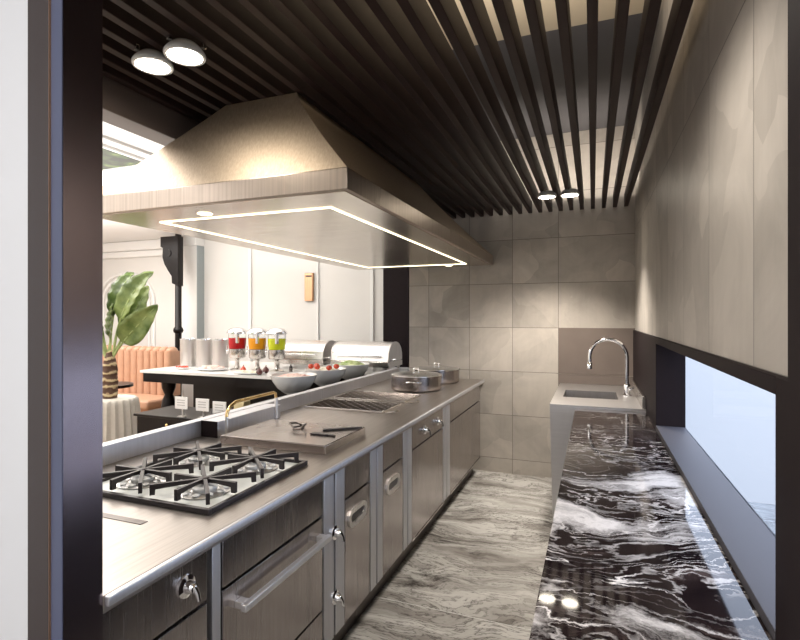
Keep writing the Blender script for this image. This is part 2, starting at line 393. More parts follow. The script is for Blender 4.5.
# ------------------------------------------------------------------ room shell
XR, YB = 0.346, 4.9
struct('floor', MB().box(-1.99, 0.478, 0.62, 5.02, -0.1, 0), 'floor', 'grey veined marble floor of the kitchen aisle', 'floor')
struct('floor_dining', MB().box(-8.2, -1.992, 0.62, 6.3, -0.1, 0).box(-1.992, -0.2, 5.022, 6.3, -0.1, 0), 'parquet', 'dining room floor behind the steel counter', 'floor')
struct('floor_lobby', MB().box(-2.6, 1.6, -2.4, 0.618, -0.1, 0), 'lobby', 'lobby floor before the kitchen doorway', 'floor')
struct('wall_back', MB().box(-1.77, 0.478, YB, 5.02, 0, 3.2), 'tile_back', 'beige stone tiled wall at the far end of the kitchen', 'wall')
struct('wall_right', MB().box(XR, 0.478, 0.62, YB, 1.385, 3.2).box(XR, 0.478, 0.62, YB, 0, 0.85), 'tile_right', 'beige stone tiled wall on the right above the window band', 'wall')
struct('ceiling', MB().box(-1.87, 0.478, 0.62, 3.12, 3.2, 3.3), 'cream', 'ceiling above the slats near the doorway, painted cream as if lit', 'ceiling')
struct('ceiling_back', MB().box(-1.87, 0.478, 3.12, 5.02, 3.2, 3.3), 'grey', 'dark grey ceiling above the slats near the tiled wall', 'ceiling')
struct('ceiling_beam', MB().box(-2.0, -1.87, 0.80, 4.86, 2.353, 3.3, 0.004), 'beam', 'dark brown beam along the left edge of the slatted ceiling', 'beam')
struct('ceiling_dining', MB().box(-8.2, -2.0, 0.62, 6.3, 2.7, 2.8).box(-2.0, -1.0, 5.02, 6.3, 2.7, 2.8), 'white', 'white dining room ceiling', 'ceiling')
struct('wall_dining_back', MB().box(-8.2, -0.2, 6.05, 6.3, 0, 2.8), 'offwhite', 'pale panelled wall at the back of the dining room', 'wall')
struct('wall_dining_left', MB().box(-8.3, -8.1, 0.62, 6.3, 0, 2.8), 'white', 'white left wall of the dining room', 'wall')
struct('wall_dining_right', MB().box(-0.4, -0.2, 5.02, 6.3, 0, 2.8), 'white', 'white end wall behind the tiled kitchen wall', 'wall')
struct('wall_front', MB().box(-8.2, -1.0985, 0.705, 0.785, 0, 3.3).box(0.31, 1.6, 0.70, 0.785, 0, 3.3).box(-1.0985, 0.31, 0.70, 0.785, 2.44, 3.3), 'white_cool', 'cool white wall around the kitchen doorway', 'wall')
struct('wall_lobby', MB().box(-2.7, -2.6, -2.4, 0.62, 0, 3.0).box(1.6, 1.7, -2.4, 0.62, 0, 3.0).box(-2.7, 1.7, -2.5, -2.4, 0, 3.0), 'white_cool', 'white lobby walls', 'wall')
struct('ceiling_lobby', MB().box(-2.7, 1.7, -2.5, 0.62, 2.95, 3.05), 'white_cool', 'white lobby ceiling', 'ceiling')
struct('wall_dark_slab', MB().box(-0.299, XR-0.001, 4.895, YB, 0, 0.973).box(-0.299, XR-0.001, 4.895, YB, 0.976, 1.40), 'dark_slab', 'darker brown slabs on the wall behind the steel sink', 'wall')  # thin slabs, darker than the tiled wall they cover
# door frame: left post and right post
struct('trim_1', MB().box(-1.036, -1.0, 0.710, 0.798, 0, 2.44), 'bronze', 'dark bronze metal door post left of the doorway', 'door frame')
struct('trim_11', MB().box(-1.098, -1.0365, 0.704, 0.795, 0, 2.44, 0.001).box(-1.0365, -1.033, 0.704, 0.7095, 0, 2.44), 'brown_post', 'dark brown front face of the left door post', 'door frame')
struct('trim_12', MB().box(-1.0325, -1.0005, 0.7075, 0.7098, 0, 2.44), 'blue_strip', 'narrow strip on the left door post with a painted blue reflection', 'door frame')
struct('trim_13', MB().box(-1.033, -1.0318, 0.7035, 0.7075, 0, 2.44), 'copper', 'thin copper line on the left door post', 'door frame')
struct('trim_2', MB().box(0.2346, 0.31, 0.69, 0.79, 0, 2.44, 0.003), 'frame_dark', 'dark door post right of the doorway', 'door frame')
struct('trim_3', MB().box(-1.0, 0.2346, 0.69, 0.79, 2.36, 2.44, 0.003), 'frame_dark', 'dark door head above the doorway', 'door frame')
# window band on the right
fr = MB()
Y0, Y1, Z0, Z1 = 1.175, 3.17, 0.89, 1.349
fr.box(0.33, 0.478, 0.80, Y0, 0.85, 1.385, 0.002).box(0.33, 0.478, Y1, 4.893, 0.85, 1.385, 0.002)
fr.box(0.33, 0.478, Y0, Y1, Z1, 1.385, 0.002)
struct('window_1', fr, 'frame_dark', 'dark lacquered band with a long low window on the right', 'window')
struct('window_sill', MB().box(0.33, 0.478, Y0, Y1, 0.85, Z0, 0.002), 'sill', 'dark bronze sill under the long low window', 'window sill')
struct('window_pane', MB().box(0.470, 0.476, Y0, Y1, Z0, Z1), 'pane', 'glass pane of the long low window', 'window')
# outside
struct('ground', MB().box(0.48, 60, -20, 60, -1.12, -1.02), 'pale_ground', 'pale ground plane standing in for haze outside the window', 'ground')  # added plane, its pale tone stands in for outdoor haze
struct('water', MB().box(0.75, 9, -3, 8.0, -1.015, -0.98), 'water', 'rippled water outside the window', 'water')

# ------------------------------------------------------------------ slatted ceiling
sl = thing('slatted_ceiling', 'dark brown slatted ceiling of long timber battens over the kitchen', 'slatted ceiling', (-0.8, 2.85, 2.475), kind='structure')
x = 0.273
while x > -1.85:
    part('slat', MB().box(x-0.017, x+0.017, 0.80, 4.875, 2.475, 2.585, 0.002, 1), 'slat', sl); x -= 0.0915
for y in (): part('cross_bar', MB().box(-1.865, 0.335, y-0.015, y+0.015, 2.565, 2.60), 'slat', sl)

def spot(loc, aim, watts, ang, blend=0.6, col=WARM, parent=None):
    l = bpy.data.lights.new('lamp_light', 'SPOT'); l.energy = watts; l.color = col; l.spot_size = math.radians(ang); l.spot_blend = blend; l.shadow_soft_size = 0.05
    o = bpy.data.objects.new('lamp_light', l); C.objects.link(o)
    d = Vector(aim)-Vector(loc); o.rotation_euler = d.to_track_quat('-Z', 'Y').to_euler()
    if parent is not None: o.parent = parent; o.location = Vector(loc)-parent.location
    else: o.location = loc
    return o
def downlight(x, y, label, watts, aim, ang=100):
    t = thing('ceiling_lamp', label, 'ceiling light', (x, y, 2.43), 'round ceiling lamps under the slats')
    part('rim', MB().lathe([(0.060, 0.0), (0.070, 0.0), (0.072, 0.006), (0.071, 0.012), (0.060, 0.028), (0.045, 0.043), (0.0, 0.043)], (x, y, 2.432)), 'ceramic', t)
    part('lens', MB().lathe([(0.0, -0.004), (0.045, -0.003), (0.061, 0.002), (0.061, 0.006), (0, 0.006)], (x, y, 2.432)), 'lens', t)
    for a in (0.4, 2.5, 4.6):
        cx, cy = x+0.066*math.cos(a), y+0.066*math.sin(a)
        part('clip', MB().box(cx-0.007, cx+0.007, cy-0.007, cy+0.007, 2.462, 2.482, 0.002), 'steel', t)
    spot((x, y, 2.42), aim, watts, ang, parent=t)
downlight(-1.53, 1.427, 'round lit ceiling lamp before the hood, left one of the near pair', 8, (-1.62, 1.75, 1.4), 140)
downlight(-1.366, 1.415, 'round lit ceiling lamp before the hood, right one of the near pair', 8, (-1.40, 1.75, 1.4), 140)
downlight(-0.335, 4.08, 'round lit ceiling lamp by the tiled wall, left one of the far pair', 115, (-0.45, 4.1, 0), 112)
downlight(-0.165, 4.08, 'round lit ceiling lamp by the tiled wall, right one of the far pair', 95, (-0.35, 4.1, 0), 104)
spot((-0.25, 1.35, 2.42), (-0.05, 1.6, 0.6), 30, 140)

# ------------------------------------------------------------------ hood
hx0, hx1, hy0, hy1 = -2.34, -0.895, 1.765, 4.85
hood = thing('extractor_hood', 'large brushed steel extractor hood hanging over the cooking counter', 'extractor hood', (-1.6, 3.3, 2.0))
part('band', MB().box(hx0, hx1, hy0, hy1, 2.0, 2.085, 0.003), 'steel_band', hood)
rects = []
for i in range(13):
    s_ = i/12; k = 1-(1-s_)**1.18
    rects.append((hx0+0.76*s_, hx1-0.305*k, hy0+0.12*k, hy1-1.31*s_, 2.085+0.3885*s_))
part('canopy', MB().loft(rects), 'steel_hood', hood, sharp=20)
part('underside', MB().box(hx0+0.02, hx1-0.02, hy0+0.02, hy1-0.02, 1.996, 2.0), 'steel_under', hood)
lx0, lx1, ly0, ly1, lw = -2.11, -1.107, 2.02, 4.62, 0.0045
part('light_strip', MB().box(lx0-lw, lx0+lw, ly0-lw, ly1+lw, 1.992, 1.996).box(lx1-lw, lx1+lw, ly0-lw, ly1+lw, 1.992, 1.996)
     .box(lx0+lw, lx1-lw, ly0-lw, ly0+lw, 1.992, 1.996).box(lx0+lw, lx1-lw, ly1-lw, ly1+lw, 1.992, 1.996), 'led', hood, 'thin glowing light strip')
for (x, y) in ((-1.74, 1.93), (-1.30, 4.72)):
    part('spot_lamp', MB().lathe([(0, -0.004), (0.03, -0.004), (0.036, 0.0), (0, 0)], (x, y, 1.996), 20), 'led', hood)

# ------------------------------------------------------------------ cooking counter
FX = -1.01
def knob(parent, y, z, x=FX, name='knob'):
    k = part(name, MB().lathe([(0.0, 0.0), (0.030, 0.0), (0.030, 0.004), (0.018, 0.008), (0.016, 0.022), (0.012, 0.030), (0, 0.030)], (x, y, z), 20, 'X'), 'chrome', parent, 'polished chrome knob')
    part('lever', MB().tube([(x+0.026, y, z+0.004), (x+0.034, y+0.004, z-0.014), (x+0.038, y+0.006, z-0.034)], [0.008, 0.007, 0.006], 10), 'chrome', k)
def slot_handle(door, yc, z, hw=0.095, hh=0.042):
    def rr(a, b, n=6):
        r = b; pts = []
        for cx, a0 in ((a-r, -PI/2), (-(a-r), PI/2)):
            for i in range(n+1):
                t = a0+PI*i/n; pts.append((yc+cx+r*math.cos(t), z+r*math.sin(t)))
        return pts
    b = MB(); outer, inner = rr(hw, hh), rr(hw-0.022, hh-0.022)
    n = len(outer)
    for x0, x1 in ((FX, FX+0.008),):
        A = [b.bm.verts.new((x0, *p)) for p in outer]; B = [b.bm.verts.new((x1, *p)) for p in outer]; D = [b.bm.verts.new((x1-0.001, *p)) for p in inner]; E = [b.bm.verts.new((x0, *p)) for p in inner]
        for i in range(n):
            j = (i+1) % n
            b.bm.faces.new([A[i], A[j], B[j], B[i]]); b.bm.faces.new([B[i], B[j], D[j], D[i]]); b.bm.faces.new([D[i], D[j], E[j], E[i]])
    h = part('slot_handle', b, 'steel_pale', door, 'bright rounded frame of a recessed slot handle')
    part('slot_recess', MB().prism(rr(hw-0.021, hh-0.021), 'X', FX+0.0002, FX+0.0012), 'iron', h)
def cabinet(y0, y1, p0, name, label, style):
    """p0..y0 is the pilaster left of the unit"""
    t = thing(name, label, 'kitchen cabinet', (-1.45, (y0+y1)/2, 0))
    part('body', MB().box(-1.93, -1.034, (p0 if p0 else y0)+0.002, y1-0.002, 0.152, 0.848).box(-1.91, -1.09, (p0 if p0 else y0)+0.002, y1-0.002, 0.0, 0.152), 'dark_steel', t)
    if p0:
        g_ = (y0-p0)
        pl = MB()
        if g_ < 0.1: pl.box(-1.034, FX-0.002, p0+0.02, y0-0.003, 0.165, 0.849, 0.002)
        else:
            pl.box(-1.034, FX+0.002, p0+0.006, p0+g_*0.46, 0.165, 0.849, 0.002).box(-1.034, FX+0.002, p0+g_*0.54, y0-0.006, 0.165, 0.849, 0.002)
        po = part('pilaster', pl, 'pilaster', t)
        if style == 'slot_first':
            for z in (0.60, 0.33): knob(po, p0+0.095, z, FX+0.002, 'knob')
    fa = part('drawer_front', MB().box(-1.032, FX, y0+0.003, y1-0.003, 0.708, 0.849, 0.002), 'steel_door', t)
    if style == 'tap': knob(fa, 1.05, 0.785)
    if style == 'two_knobs':
        knob(fa, 3.09, 0.775); knob(fa, 3.38, 0.775)
    if style == 'plain_end':
        fa2 = fa
    dn = 'oven_door' if style == 'oven' else 'door'
    zb = 0.165
    do = part(dn, MB().box(-1.032, FX, y0+0.003, y1-0.003, zb if style != 'oven' else 0.33, 0.698, 0.002), 'steel_door', t)
    if style == 'oven':
        part('lower_panel', MB().box(-1.032, FX, y0+0.003, y1-0.003, zb, 0.322, 0.002), 'steel_door', t)
        za = 0.632
        part('bar_handle', MB().box(FX+0.028, FX+0.050, 1.235, 1.765, za-0.011, za+0.011, 0.004).box(FX, FX+0.03, 1.245, 1.275, za-0.011, za+0.011, 0.002).box(FX, FX+0.03, 1.725, 1.755, za-0.011, za+0.011, 0.002), 'handle_steel', do, 'pale steel bar handle')
    if style in ('slot', 'slot_first'): slot_handle(do, (y0+y1)/2-0.01, 0.60)
    if style in ('two_knobs', 'plain_end'):
        part('kick_rail', MB().box(-1.032, FX+0.004, y0+0.003, y1-0.003, 0.154, 0.163, 0.001), 'steel', t)
    return t
cabinet(0.80, 1.132, None, 'counter_cabinet', 'steel counter cabinet nearest the door post, with a single tap knob', 'tap')
cabinet(1.19, 1.779, 1.132, 'oven_cabinet', 'steel oven cabinet with a long bar handle below the gas hob', 'oven')
cabinet(1.97, 2.235, 1.779, 'counter_cabinet', 'steel cabinet with slot handle right beside the oven', 'slot_first')
cabinet(2.397, 2.69, 2.235, 'counter_cabinet', 'steel cabinet with slot handle, second one after the oven', 'slot')
cabinet(2.843, 3.51, 2.69, 'counter_cabinet', 'wide steel cabinet with two chrome knobs above its door', 'two_knobs')
cabinet(3.70, 4.80, 3.51, 'counter_cabinet', 'plain steel end cabinet against the tiled wall', 'plain_end')

wt = thing('worktop', 'long brushed steel worktop on the cooking cabinets', 'worktop', (-1.45, 2.8, 0.85))
part('top_plate', MB().box(-1.94, -1.0, 0.80, 4.88, 0.85, 0.89, 0.001, 1), 'steel_top', wt)
part('front_edge', MB().box(-1.0, -0.985, 0.80, 4.88, 0.866, 0.8905, 0.005, 3), 'pilaster', wt, 'bright rounded front edge')
part('upstand', MB().box(-1.925, -1.87, 0.80, 4.88, 0.8905, 0.972, 0.003), 'pilaster', wt, 'raised steel ledge at the back')
part('slot_plate', MB().box(-1.62, -1.24, 1.113, 1.138, 0.890, 0.8915), 'dark_steel', wt, 'narrow dark slot strip')

# gas hob
hob = thing('gas_hob', 'gas hob with four burners and black star grates on the steel worktop', 'gas hob', (-1.395, 1.523, 0.89))
hX0, hX1, hY0, hY1 = -1.69, -1.10, 1.236, 1.812
part('tray', MB().box(hX0+0.01, hX1-0.01, hY0+0.01, hY1-0.01, 0.8905, 0.8965, 0.002), 'enamel', hob)
bw = 0.016
part('border', MB().box(hX0, hX1, hY0, hY0+bw, 0.8905, 0.908, 0.002).box(hX0, hX1, hY1-bw, hY1, 0.8905, 0.908, 0.002)
     .box(hX0, hX0+bw, hY0+bw, hY1-bw, 0.8905, 0.908, 0.002).box(hX1-bw, hX1, hY0+bw, hY1-bw, 0.8905, 0.908, 0.002), 'iron', hob)
for cx in (-1.54, -1.255):
    for cy in (1.392, 1.672):
        b = MB().lathe([(0.0, 0.0), (0.085, 0.0), (0.088, 0.004), (0.060, 0.010), (0.050, 0.010), (0.048, 0.006), (0, 0.006)], (cx, cy, 0.8965), 32)
        bu = part('burner', b, 'steel_pale', hob)
        cp = MB().lathe([(0.0, 0.0), (0.040, 0.0), (0.042, 0.012), (0.036, 0.018), (0, 0.019)], (cx, cy, 0.9025), 28)
        part('burner_cap', cp, 'ceramic', bu)
        for k in range(10):
            a = 2*PI*k/10
            cp = None
        pet = MB()
        for k in range(10):
            a = 2*PI*k/10; pet.ball((cx+0.068*math.cos(a), cy+0.068*math.sin(a), 0.906), 0.013, (1, 1, 0.4), 8)
        part('flame_ring', pet, 'ceramic', bu)
        gm = MB()
        for k in range(8):
            a = k*PI/4; L = 0.132 if k % 2 == 0 else 0.172
            arm = MB().prism([(0.012, 0.930), (0.012, 0.944), (L, 0.944), (L, 0.908), (L-0.016, 0.908), (L-0.018, 0.926), (0.05, 0.932)], 'Y', -0.006, 0.006)
            arm.xf(Matrix.Translation((cx, cy, 0)) @ Matrix.Rotation(a, 4, 'Z'))
            me = bpy.data.meshes.new('tmp'); arm.bm.to_mesh(me); arm.bm.free(); gm.bm.from_mesh(me); bpy.data.meshes.remove(me)
        gm.lathe([(0, 0.926), (0.017, 0.926), (0.019, 0.932), (0.019, 0.943), (0.015, 0.946), (0, 0.946)], (cx, cy, 0), 16)
        part('grate', gm, 'iron', hob)

# griddle slab
gr = thing('griddle', 'thick flat steel griddle plate beside the gas hob', 'griddle', (-1.39, 2.18, 0.89))
part('plate', MB().box(-1.68, -1.107, 1.965, 2.385, 0.8905, 0.93, 0.004), 'griddle', gr)
part('front_edge', MB().box(-1.107, -1.103, 1.968, 2.382, 0.8925, 0.927), 'steel', gr)
# tongs and spatulas on it
tg = MB()
for s_ in (-1, 1):
    pts = [(-1.37+0.02*s_, 2.16, 0.945), (-1.39+0.045*s_, 2.19, 0.962), (-1.40+0.03*s_, 2.24, 0.955), (-1.41+0.008*s_, 2.275, 0.938), (-1.40-0.03*s_, 2.21, 0.936)]
    tg.tube(pts, 0.0045, 8)
tg.tube([(-1.39, 2.155, 0.945), (-1.35, 2.155, 0.945)], 0.0045, 8)
solid('tongs', tg, 'dark_steel', 'wire tongs with crossed loops lying on the griddle', 'tongs', (-1.39, 2.2, 0.931))
sp1 = MB().box(-1.23, -1.19, 2.02, 2.10, 0.931, 0.935, 0.001).tube([(-1.21, 2.09, 0.936), (-1.22, 2.16, 0.942)], 0.006, 8)
sp1 = MB().prism([(-0.055, -0.017), (0.03, -0.014), (0.034, -0.006), (0.075, -0.006), (0.075, 0.006), (0.034, 0.006), (0.03, 0.014), (-0.055, 0.017)], 'Z', 0.931, 0.937).xf(Matrix.Translation((-1.225, 2.145, 0)) @ Matrix.Rotation(math.radians(-4), 4, 'Z'))
solid('spatula', sp1, 'iron', 'short dark spatula lying flat on the griddle front', 'spatula', (-1.225, 2.145, 0.931))
sp2 = MB().prism([(-0.10, -0.012), (0.0, -0.010), (0.01, -0.006), (0.10, -0.006), (0.10, 0.006), (0.01, 0.006), (0.0, 0.010), (-0.10, 0.012)], 'Z', 0.931, 0.939).xf(Matrix.Translation((-1.185, 2.285, 0)) @ Matrix.Rotation(math.radians(38), 4, 'Z'))
solid('spatula', sp2, 'iron', 'longer dark spatula at the right corner of the griddle', 'spatula', (-1.185, 2.285, 0.931))

# steel box with brass rail
bx = thing('steel_box', 'low steel box along the back ledge with a brass topped rail', 'steel box', (-1.82, 2.32, 0.89))
part('box_body', MB().box(-1.868, -1.768, 2.05, 2.60, 0.8905, 0.97, 0.003), 'pilaster', bx)
part('end_plate', MB().box(-1.869, -1.767, 2.045, 2.05, 0.8905, 0.972, 0.001), 'frame_dark', bx)
part('rail', MB().tube([(-1.762, 2.11, 0.985), (-1.762, 2.115, 1.01), (-1.762, 2.14, 1.035), (-1.762, 2.18, 1.052), (-1.762, 2.52, 1.054), (-1.762, 2.538, 1.045), (-1.762, 2.545, 1.02)], 0.009, 10), 'brass', bx, 'brass rail bar')
for y, z in ((2.11, 0.985), (2.545, 1.02)):
    part('post', MB().tube([(-1.760, y, 0.90), (-1.762, y, z)], 0.010, 10), 'steel_pale', bx)

# lattice racks
def rack(y0, y1, label):
    t = thing('grill_rack', label, 'grill rack', (-1.52, (y0+y1)/2, 0.8905))
    X0, X1, z = -1.81, -1.24, 0.8905
    part('rim', MB().box(X0, X1, y0, y0+0.012, z, z+0.014, 0.002).box(X0, X1, y1-0.012, y1, z, z+0.014, 0.002).box(X0, X0+0.012, y0+0.012, y1-0.012, z, z+0.014, 0.002).box(X1-0.012, X1, y0+0.012, y1-0.012, z, z+0.014, 0.002), 'steel', t)
    part('drip_tray', MB().box(X0+0.012, X1-0.012, y0+0.012, y1-0.012, z, z+0.003), 'tray', t)
    lat = MB(); st = 0.07; W, H = X1-X0-0.024, y1-y0-0.024
    for s_ in (-1, 1):
        c = -H
        while c < W:
            a = max(0, c); b_ = min(W, c+H)
            if b_-a > 0.01:
                ya, yb = a-c, b_-c
                if s_ < 0: ya, yb = H-ya, H-yb
                lat.tube([(X0+0.012+a, y0+0.012+ya, z+0.009+0.001*s_), (X0+0.012+b_, y0+0.012+yb, z+0.009+0.001*s_)], 0.0065, 5)
            c += st
    part('lattice', lat, 'dark_steel', t)
    lip = MB().prism([(X1, z+0.004), (X1+0.05, z+0.010), (X1+0.085, z+0.022), (X1+0.10, z+0.016), (X1+0.098, z+0.012), (X1+0.085, z+0.017), (X1+0.05, z+0.004), (X1, z)], 'Y', y0, y0+0.05)
    part('lip_handle', lip, 'steel', t)
rack(2.93, 3.26, 'steel rack with diamond lattice on the worktop, nearer one to the griddle')
rack(3.33, 3.70, 'steel rack with diamond lattice on the worktop, the one just before the pans')

# pans
def pan(x, y, label):
    t = thing('pan', label, 'pan', (x, y, 0.8905), 'lidded steel pans at the end of the worktop')
    R = 0.213
    part('pot_body', MB().lathe([(0, 0), (R-0.012, 0), (R, 0.010), (R, 0.115), (R+0.006, 0.118), (R+0.006, 0.122), (R-0.006, 0.122), (R-0.006, 0.11), (0, 0.11)], (x, y, 0.8905), 48), 'pot_steel', t)
    li = part('lid', MB().lathe([(R-0.004, 0.122), (R-0.004, 0.127), (R-0.02, 0.133), (0.06, 0.142), (0, 0.143)], (x, y, 0.8905), 48), 'steel_pale', t)
    part('lid_knob', MB().tube([(x-0.022, y, 1.03), (x-0.022, y, 1.065), (x+0.022, y, 1.065), (x+0.022, y, 1.03)], 0.006, 8), 'chrome', li)
    for a in (-PI/2+0.25, PI/2+0.25):
        pts = []
        for da, rr, dz in ((-0.24, R-0.002, 0.075), (-0.23, R+0.035, 0.085), (-0.12, R+0.048, 0.088), (0.12, R+0.048, 0.088), (0.23, R+0.035, 0.085), (0.24, R-0.002, 0.075)):
            pts.append((x+rr*math.cos(a+da), y+rr*math.sin(a+da), 0.8905+dz))
        part('handle', MB().tube(pts, 0.007, 8), 'chrome', t)
pan(-1.395, 4.04, 'shallow lidded steel pan in front, nearer to the grill racks')
pan(-1.378, 4.575, 'shallow lidded steel pan behind, next to the tiled wall')

# ------------------------------------------------------------------ right side: marble counter, sink, tap
mc = thing('marble_counter', 'long black marble counter with white veins below the window', 'counter', (0.1, 2.2, 0))
part('marble_top', MB().box(-0.117, 0.329, 0.80, 3.698, 0.83, 0.87, 0.003), 'black_marble', mc)
part('counter_base', MB().box(-0.08, 0.345, 0.80, 3.68, 0, 0.83), 'frame_dark', mc)
sk = thing('sink_unit', 'brushed steel sink unit at the tiled wall end of the marble counter', 'sink', (0.02, 4.3, 0))
b = MB(); bm = b.bm
ox0, ox1, oy0, oy1, zt = -0.285, 0.328, 3.70, 4.893, 0.888
ix0, ix1, iy0, iy1, zb = -0.215, 0.175, 4.07, 4.46, 0.70
O = [bm.verts.new(p) for p in ((ox0, oy0, zt), (ox1, oy0, zt), (ox1, oy1, zt), (ox0, oy1, zt))]
I = [bm.verts.new(p) for p in ((ix0, iy0, zt), (ix1, iy0, zt), (ix1, iy1, zt), (ix0, iy1, zt))]
J = [bm.verts.new(p) for p in ((ix0+.01, iy0+.01, zb), (ix1-.01, iy0+.01, zb), (ix1-.01, iy1-.01, zb), (ix0+.01, iy1-.01, zb))]
L = [bm.verts.new(p) for p in ((ox0, oy0, zt-0.03), (ox1, oy0, zt-0.03), (ox1, oy1, zt-0.03), (ox0, oy1, zt-0.03))]
K = [bm.verts.new(p) for p in ((ox0+.022, oy0+.004, 0), (ox1, oy0+.004, 0), (ox1, oy1, 0), (ox0+.022, oy1, 0))]
for i in range(4):
    j = (i+1) % 4
    bm.faces.new([O[i], O[j], I[j], I[i]]); bm.faces.new([O[i], O[j], L[j], L[i]]); bm.faces.new([L[i], L[j], K[j], K[i]])
bm.faces.new(K[::-1])
part('sink_body', b, 'sink_steel', sk, smooth=False)
bs = MB(); T = [bs.bm.verts.new(v) for v in ((ix0, iy0, zt-.001), (ix1, iy0, zt-.001), (ix1, iy1, zt-.001), (ix0, iy1, zt-.001))]
U = [bs.bm.verts.new(v) for v in ((ix0+.01, iy0+.01, zb), (ix1-.01, iy0+.01, zb), (ix1-.01, iy1-.01, zb), (ix0+.01, iy1-.01, zb))]
for i in range(4): bs.bm.faces.new([T[i], T[(i+1) % 4], U[(i+1) % 4], U[i]])
bs.bm.faces.new(U)
part('basin', bs, 'basin_steel', sk, smooth=False)
part('drain', MB().lathe([(0, 0.001), (0.02, 0.001), (0.035, 0.004), (0.038, 0.0), (0, 0)], (-0.02, 4.26, 0.7005), 20), 'chrome', sk)
part('splashback', MB().box(0.305, 0.328, 3.705, 4.892, 0.8885, 0.975, 0.003), 'steel', sk)
tp = thing('tap', 'tall chrome gooseneck tap on the steel sink', 'tap', (0.245, 4.27, 0.888))
part('tap_base', MB().lathe([(0, 0), (0.034, 0), (0.034, 0.008), (0.024, 0.014), (0.024, 0.085), (0.019, 0.095), (0, 0.095)], (0.245, 4.27, 0.8885), 24), 'chrome', tp)
arc = [(0.245, 4.27, 0.97), (0.245, 4.27, 1.19)]
R = 0.135
for i in range(1, 15):
    a = PI*i/14; arc.append((0.245-R+R*math.cos(a), 4.27, 1.19+R*math.sin(a)))
arc += [(0.245-2*R, 4.27, 1.135)]
part('spout', MB().tube(arc, 0.0145, 14), 'chrome', tp)
part('spout_tip', MB().lathe([(0, 0), (0.019, 0), (0.0195, 0.05), (0.0145, 0.055), (0, 0.055)], (0.245-2*R, 4.27, 1.09), 16), 'chrome', tp)
part('lever', MB().tube([(0.262, 4.265, 0.94), (0.278, 4.25, 0.945), (0.284, 4.21, 0.96)], [0.012, 0.008, 0.006], 10), 'chrome', tp)

# ------------------------------------------------------------------ dining room architecture
struct('trim_4', MB().box(-5.75, -5.475, 5.90, 6.05, 0, 2.62).box(-5.80, -5.46, 5.86, 6.05, 2.56, 2.70, 0.01), 'white', 'white pilaster on the dining room wall', 'pilaster')
struct('trim_5', MB().box(-5.475, -5.467, 5.905, 6.05, 0, 2.56), 'greyblue', 'grey blue side of the white pilaster', 'pilaster')
struct('trim_6', MB().box(-2.50, -2.165, 5.94, 6.05, 0, 2.7), 'frame_dark', 'dark upright panel beside the tiled kitchen wall', 'panel')
tm = MB()
for u in (250, 372, 318):
    a = (u-400)/505; rt = (-.3573+.934*a)/(.934+.3573*a); xx = rt*6.03
    w_ = 0.03 if u != 318 else 0.012
    tm.box(xx-w_*.8, xx+w_*.8, 6.02, 6.05, 0.1, 2.7, 0.004)
struct('trim_7', tm, 'white', 'thin upright white mouldings on the pale dining wall', 'moulding')
am = MB()
for cx, r in ((-7.05, 0.60), (-7.05, 0.50)):
    pts = [(cx+r, 6.04, 0.9), (cx+r, 6.04, 1.75)]+[(cx+r*math.cos(PI*i/16), 6.04, 1.75+r*0.75*math.sin(PI*i/16)) for i in range(1, 17)]+[(cx-r, 6.04, 0.9)]
    am.tube(pts, 0.024, 8)
struct('trim_8', am, 'white', 'white arched moulding on the dining room wall behind the plant', 'moulding')
struct('trim_9', MB().box(-8.1, -5.8, 5.93, 6.05, 2.55, 2.70, 0.02).box(-8.1, -5.8, 5.98, 6.05, 2.45, 2.55, 0.02), 'white', 'white cornice along the dining room wall', 'cornice')
cm = MB()
for x0, x1, y0, y1, ww in ((-4.7, -3.17, 1.3, 2.98, 0.03), (-4.85, -3.02, 1.15, 3.13, 0.02)):
    cm.box(x0, x1, y0, y0+ww, 2.68, 2.70, 0.004).box(x0, x1, y1-ww, y1, 2.68, 2.70, 0.004).box(x0, x0+ww, y0, y1, 2.68, 2.70, 0.004).box(x1-ww, x1, y0, y1, 2.68, 2.70, 0.004)
struct('trim_10', cm, 'white', 'white ceiling mouldings around the leafy green panel', 'moulding')
solid('ceiling_panel', MB().box(-4.67, -3.2, 1.33, 2.95, 2.69, 2.70), 'mural', 'dark leafy green panel set in the white dining ceiling', 'ceiling panel', (-3.9, 2.1, 2.69), kind='structure')
sc_ = thing('wall_sconce', 'narrow copper sconce on the pale dining wall below the hood', 'wall light', (-3.72, 6.05, 1.9))
def atY(u, Y):
    a = (u-400)/505; return (-.3573+.934*a)/(.934+.3573*a)*Y
def zat(u, v, Y):
    a = (u-400)/505; t = Y/(.934+.3573*a); return 1.5+(317-v)/505*t
xa, xb = atY(304.5, 6.0), atY(312.5, 6.0)
part('plate', MB().box(xa, xb, 6.0, 6.05, zat(308, 301, 6), zat(308, 273, 6), 0.004), 'copper', sc_)
part('slit', MB().box(xa+0.02, xb-0.01, 5.996, 6.0, zat(308, 277, 6), zat(308, 275.4, 6)), 'iron', sc_)

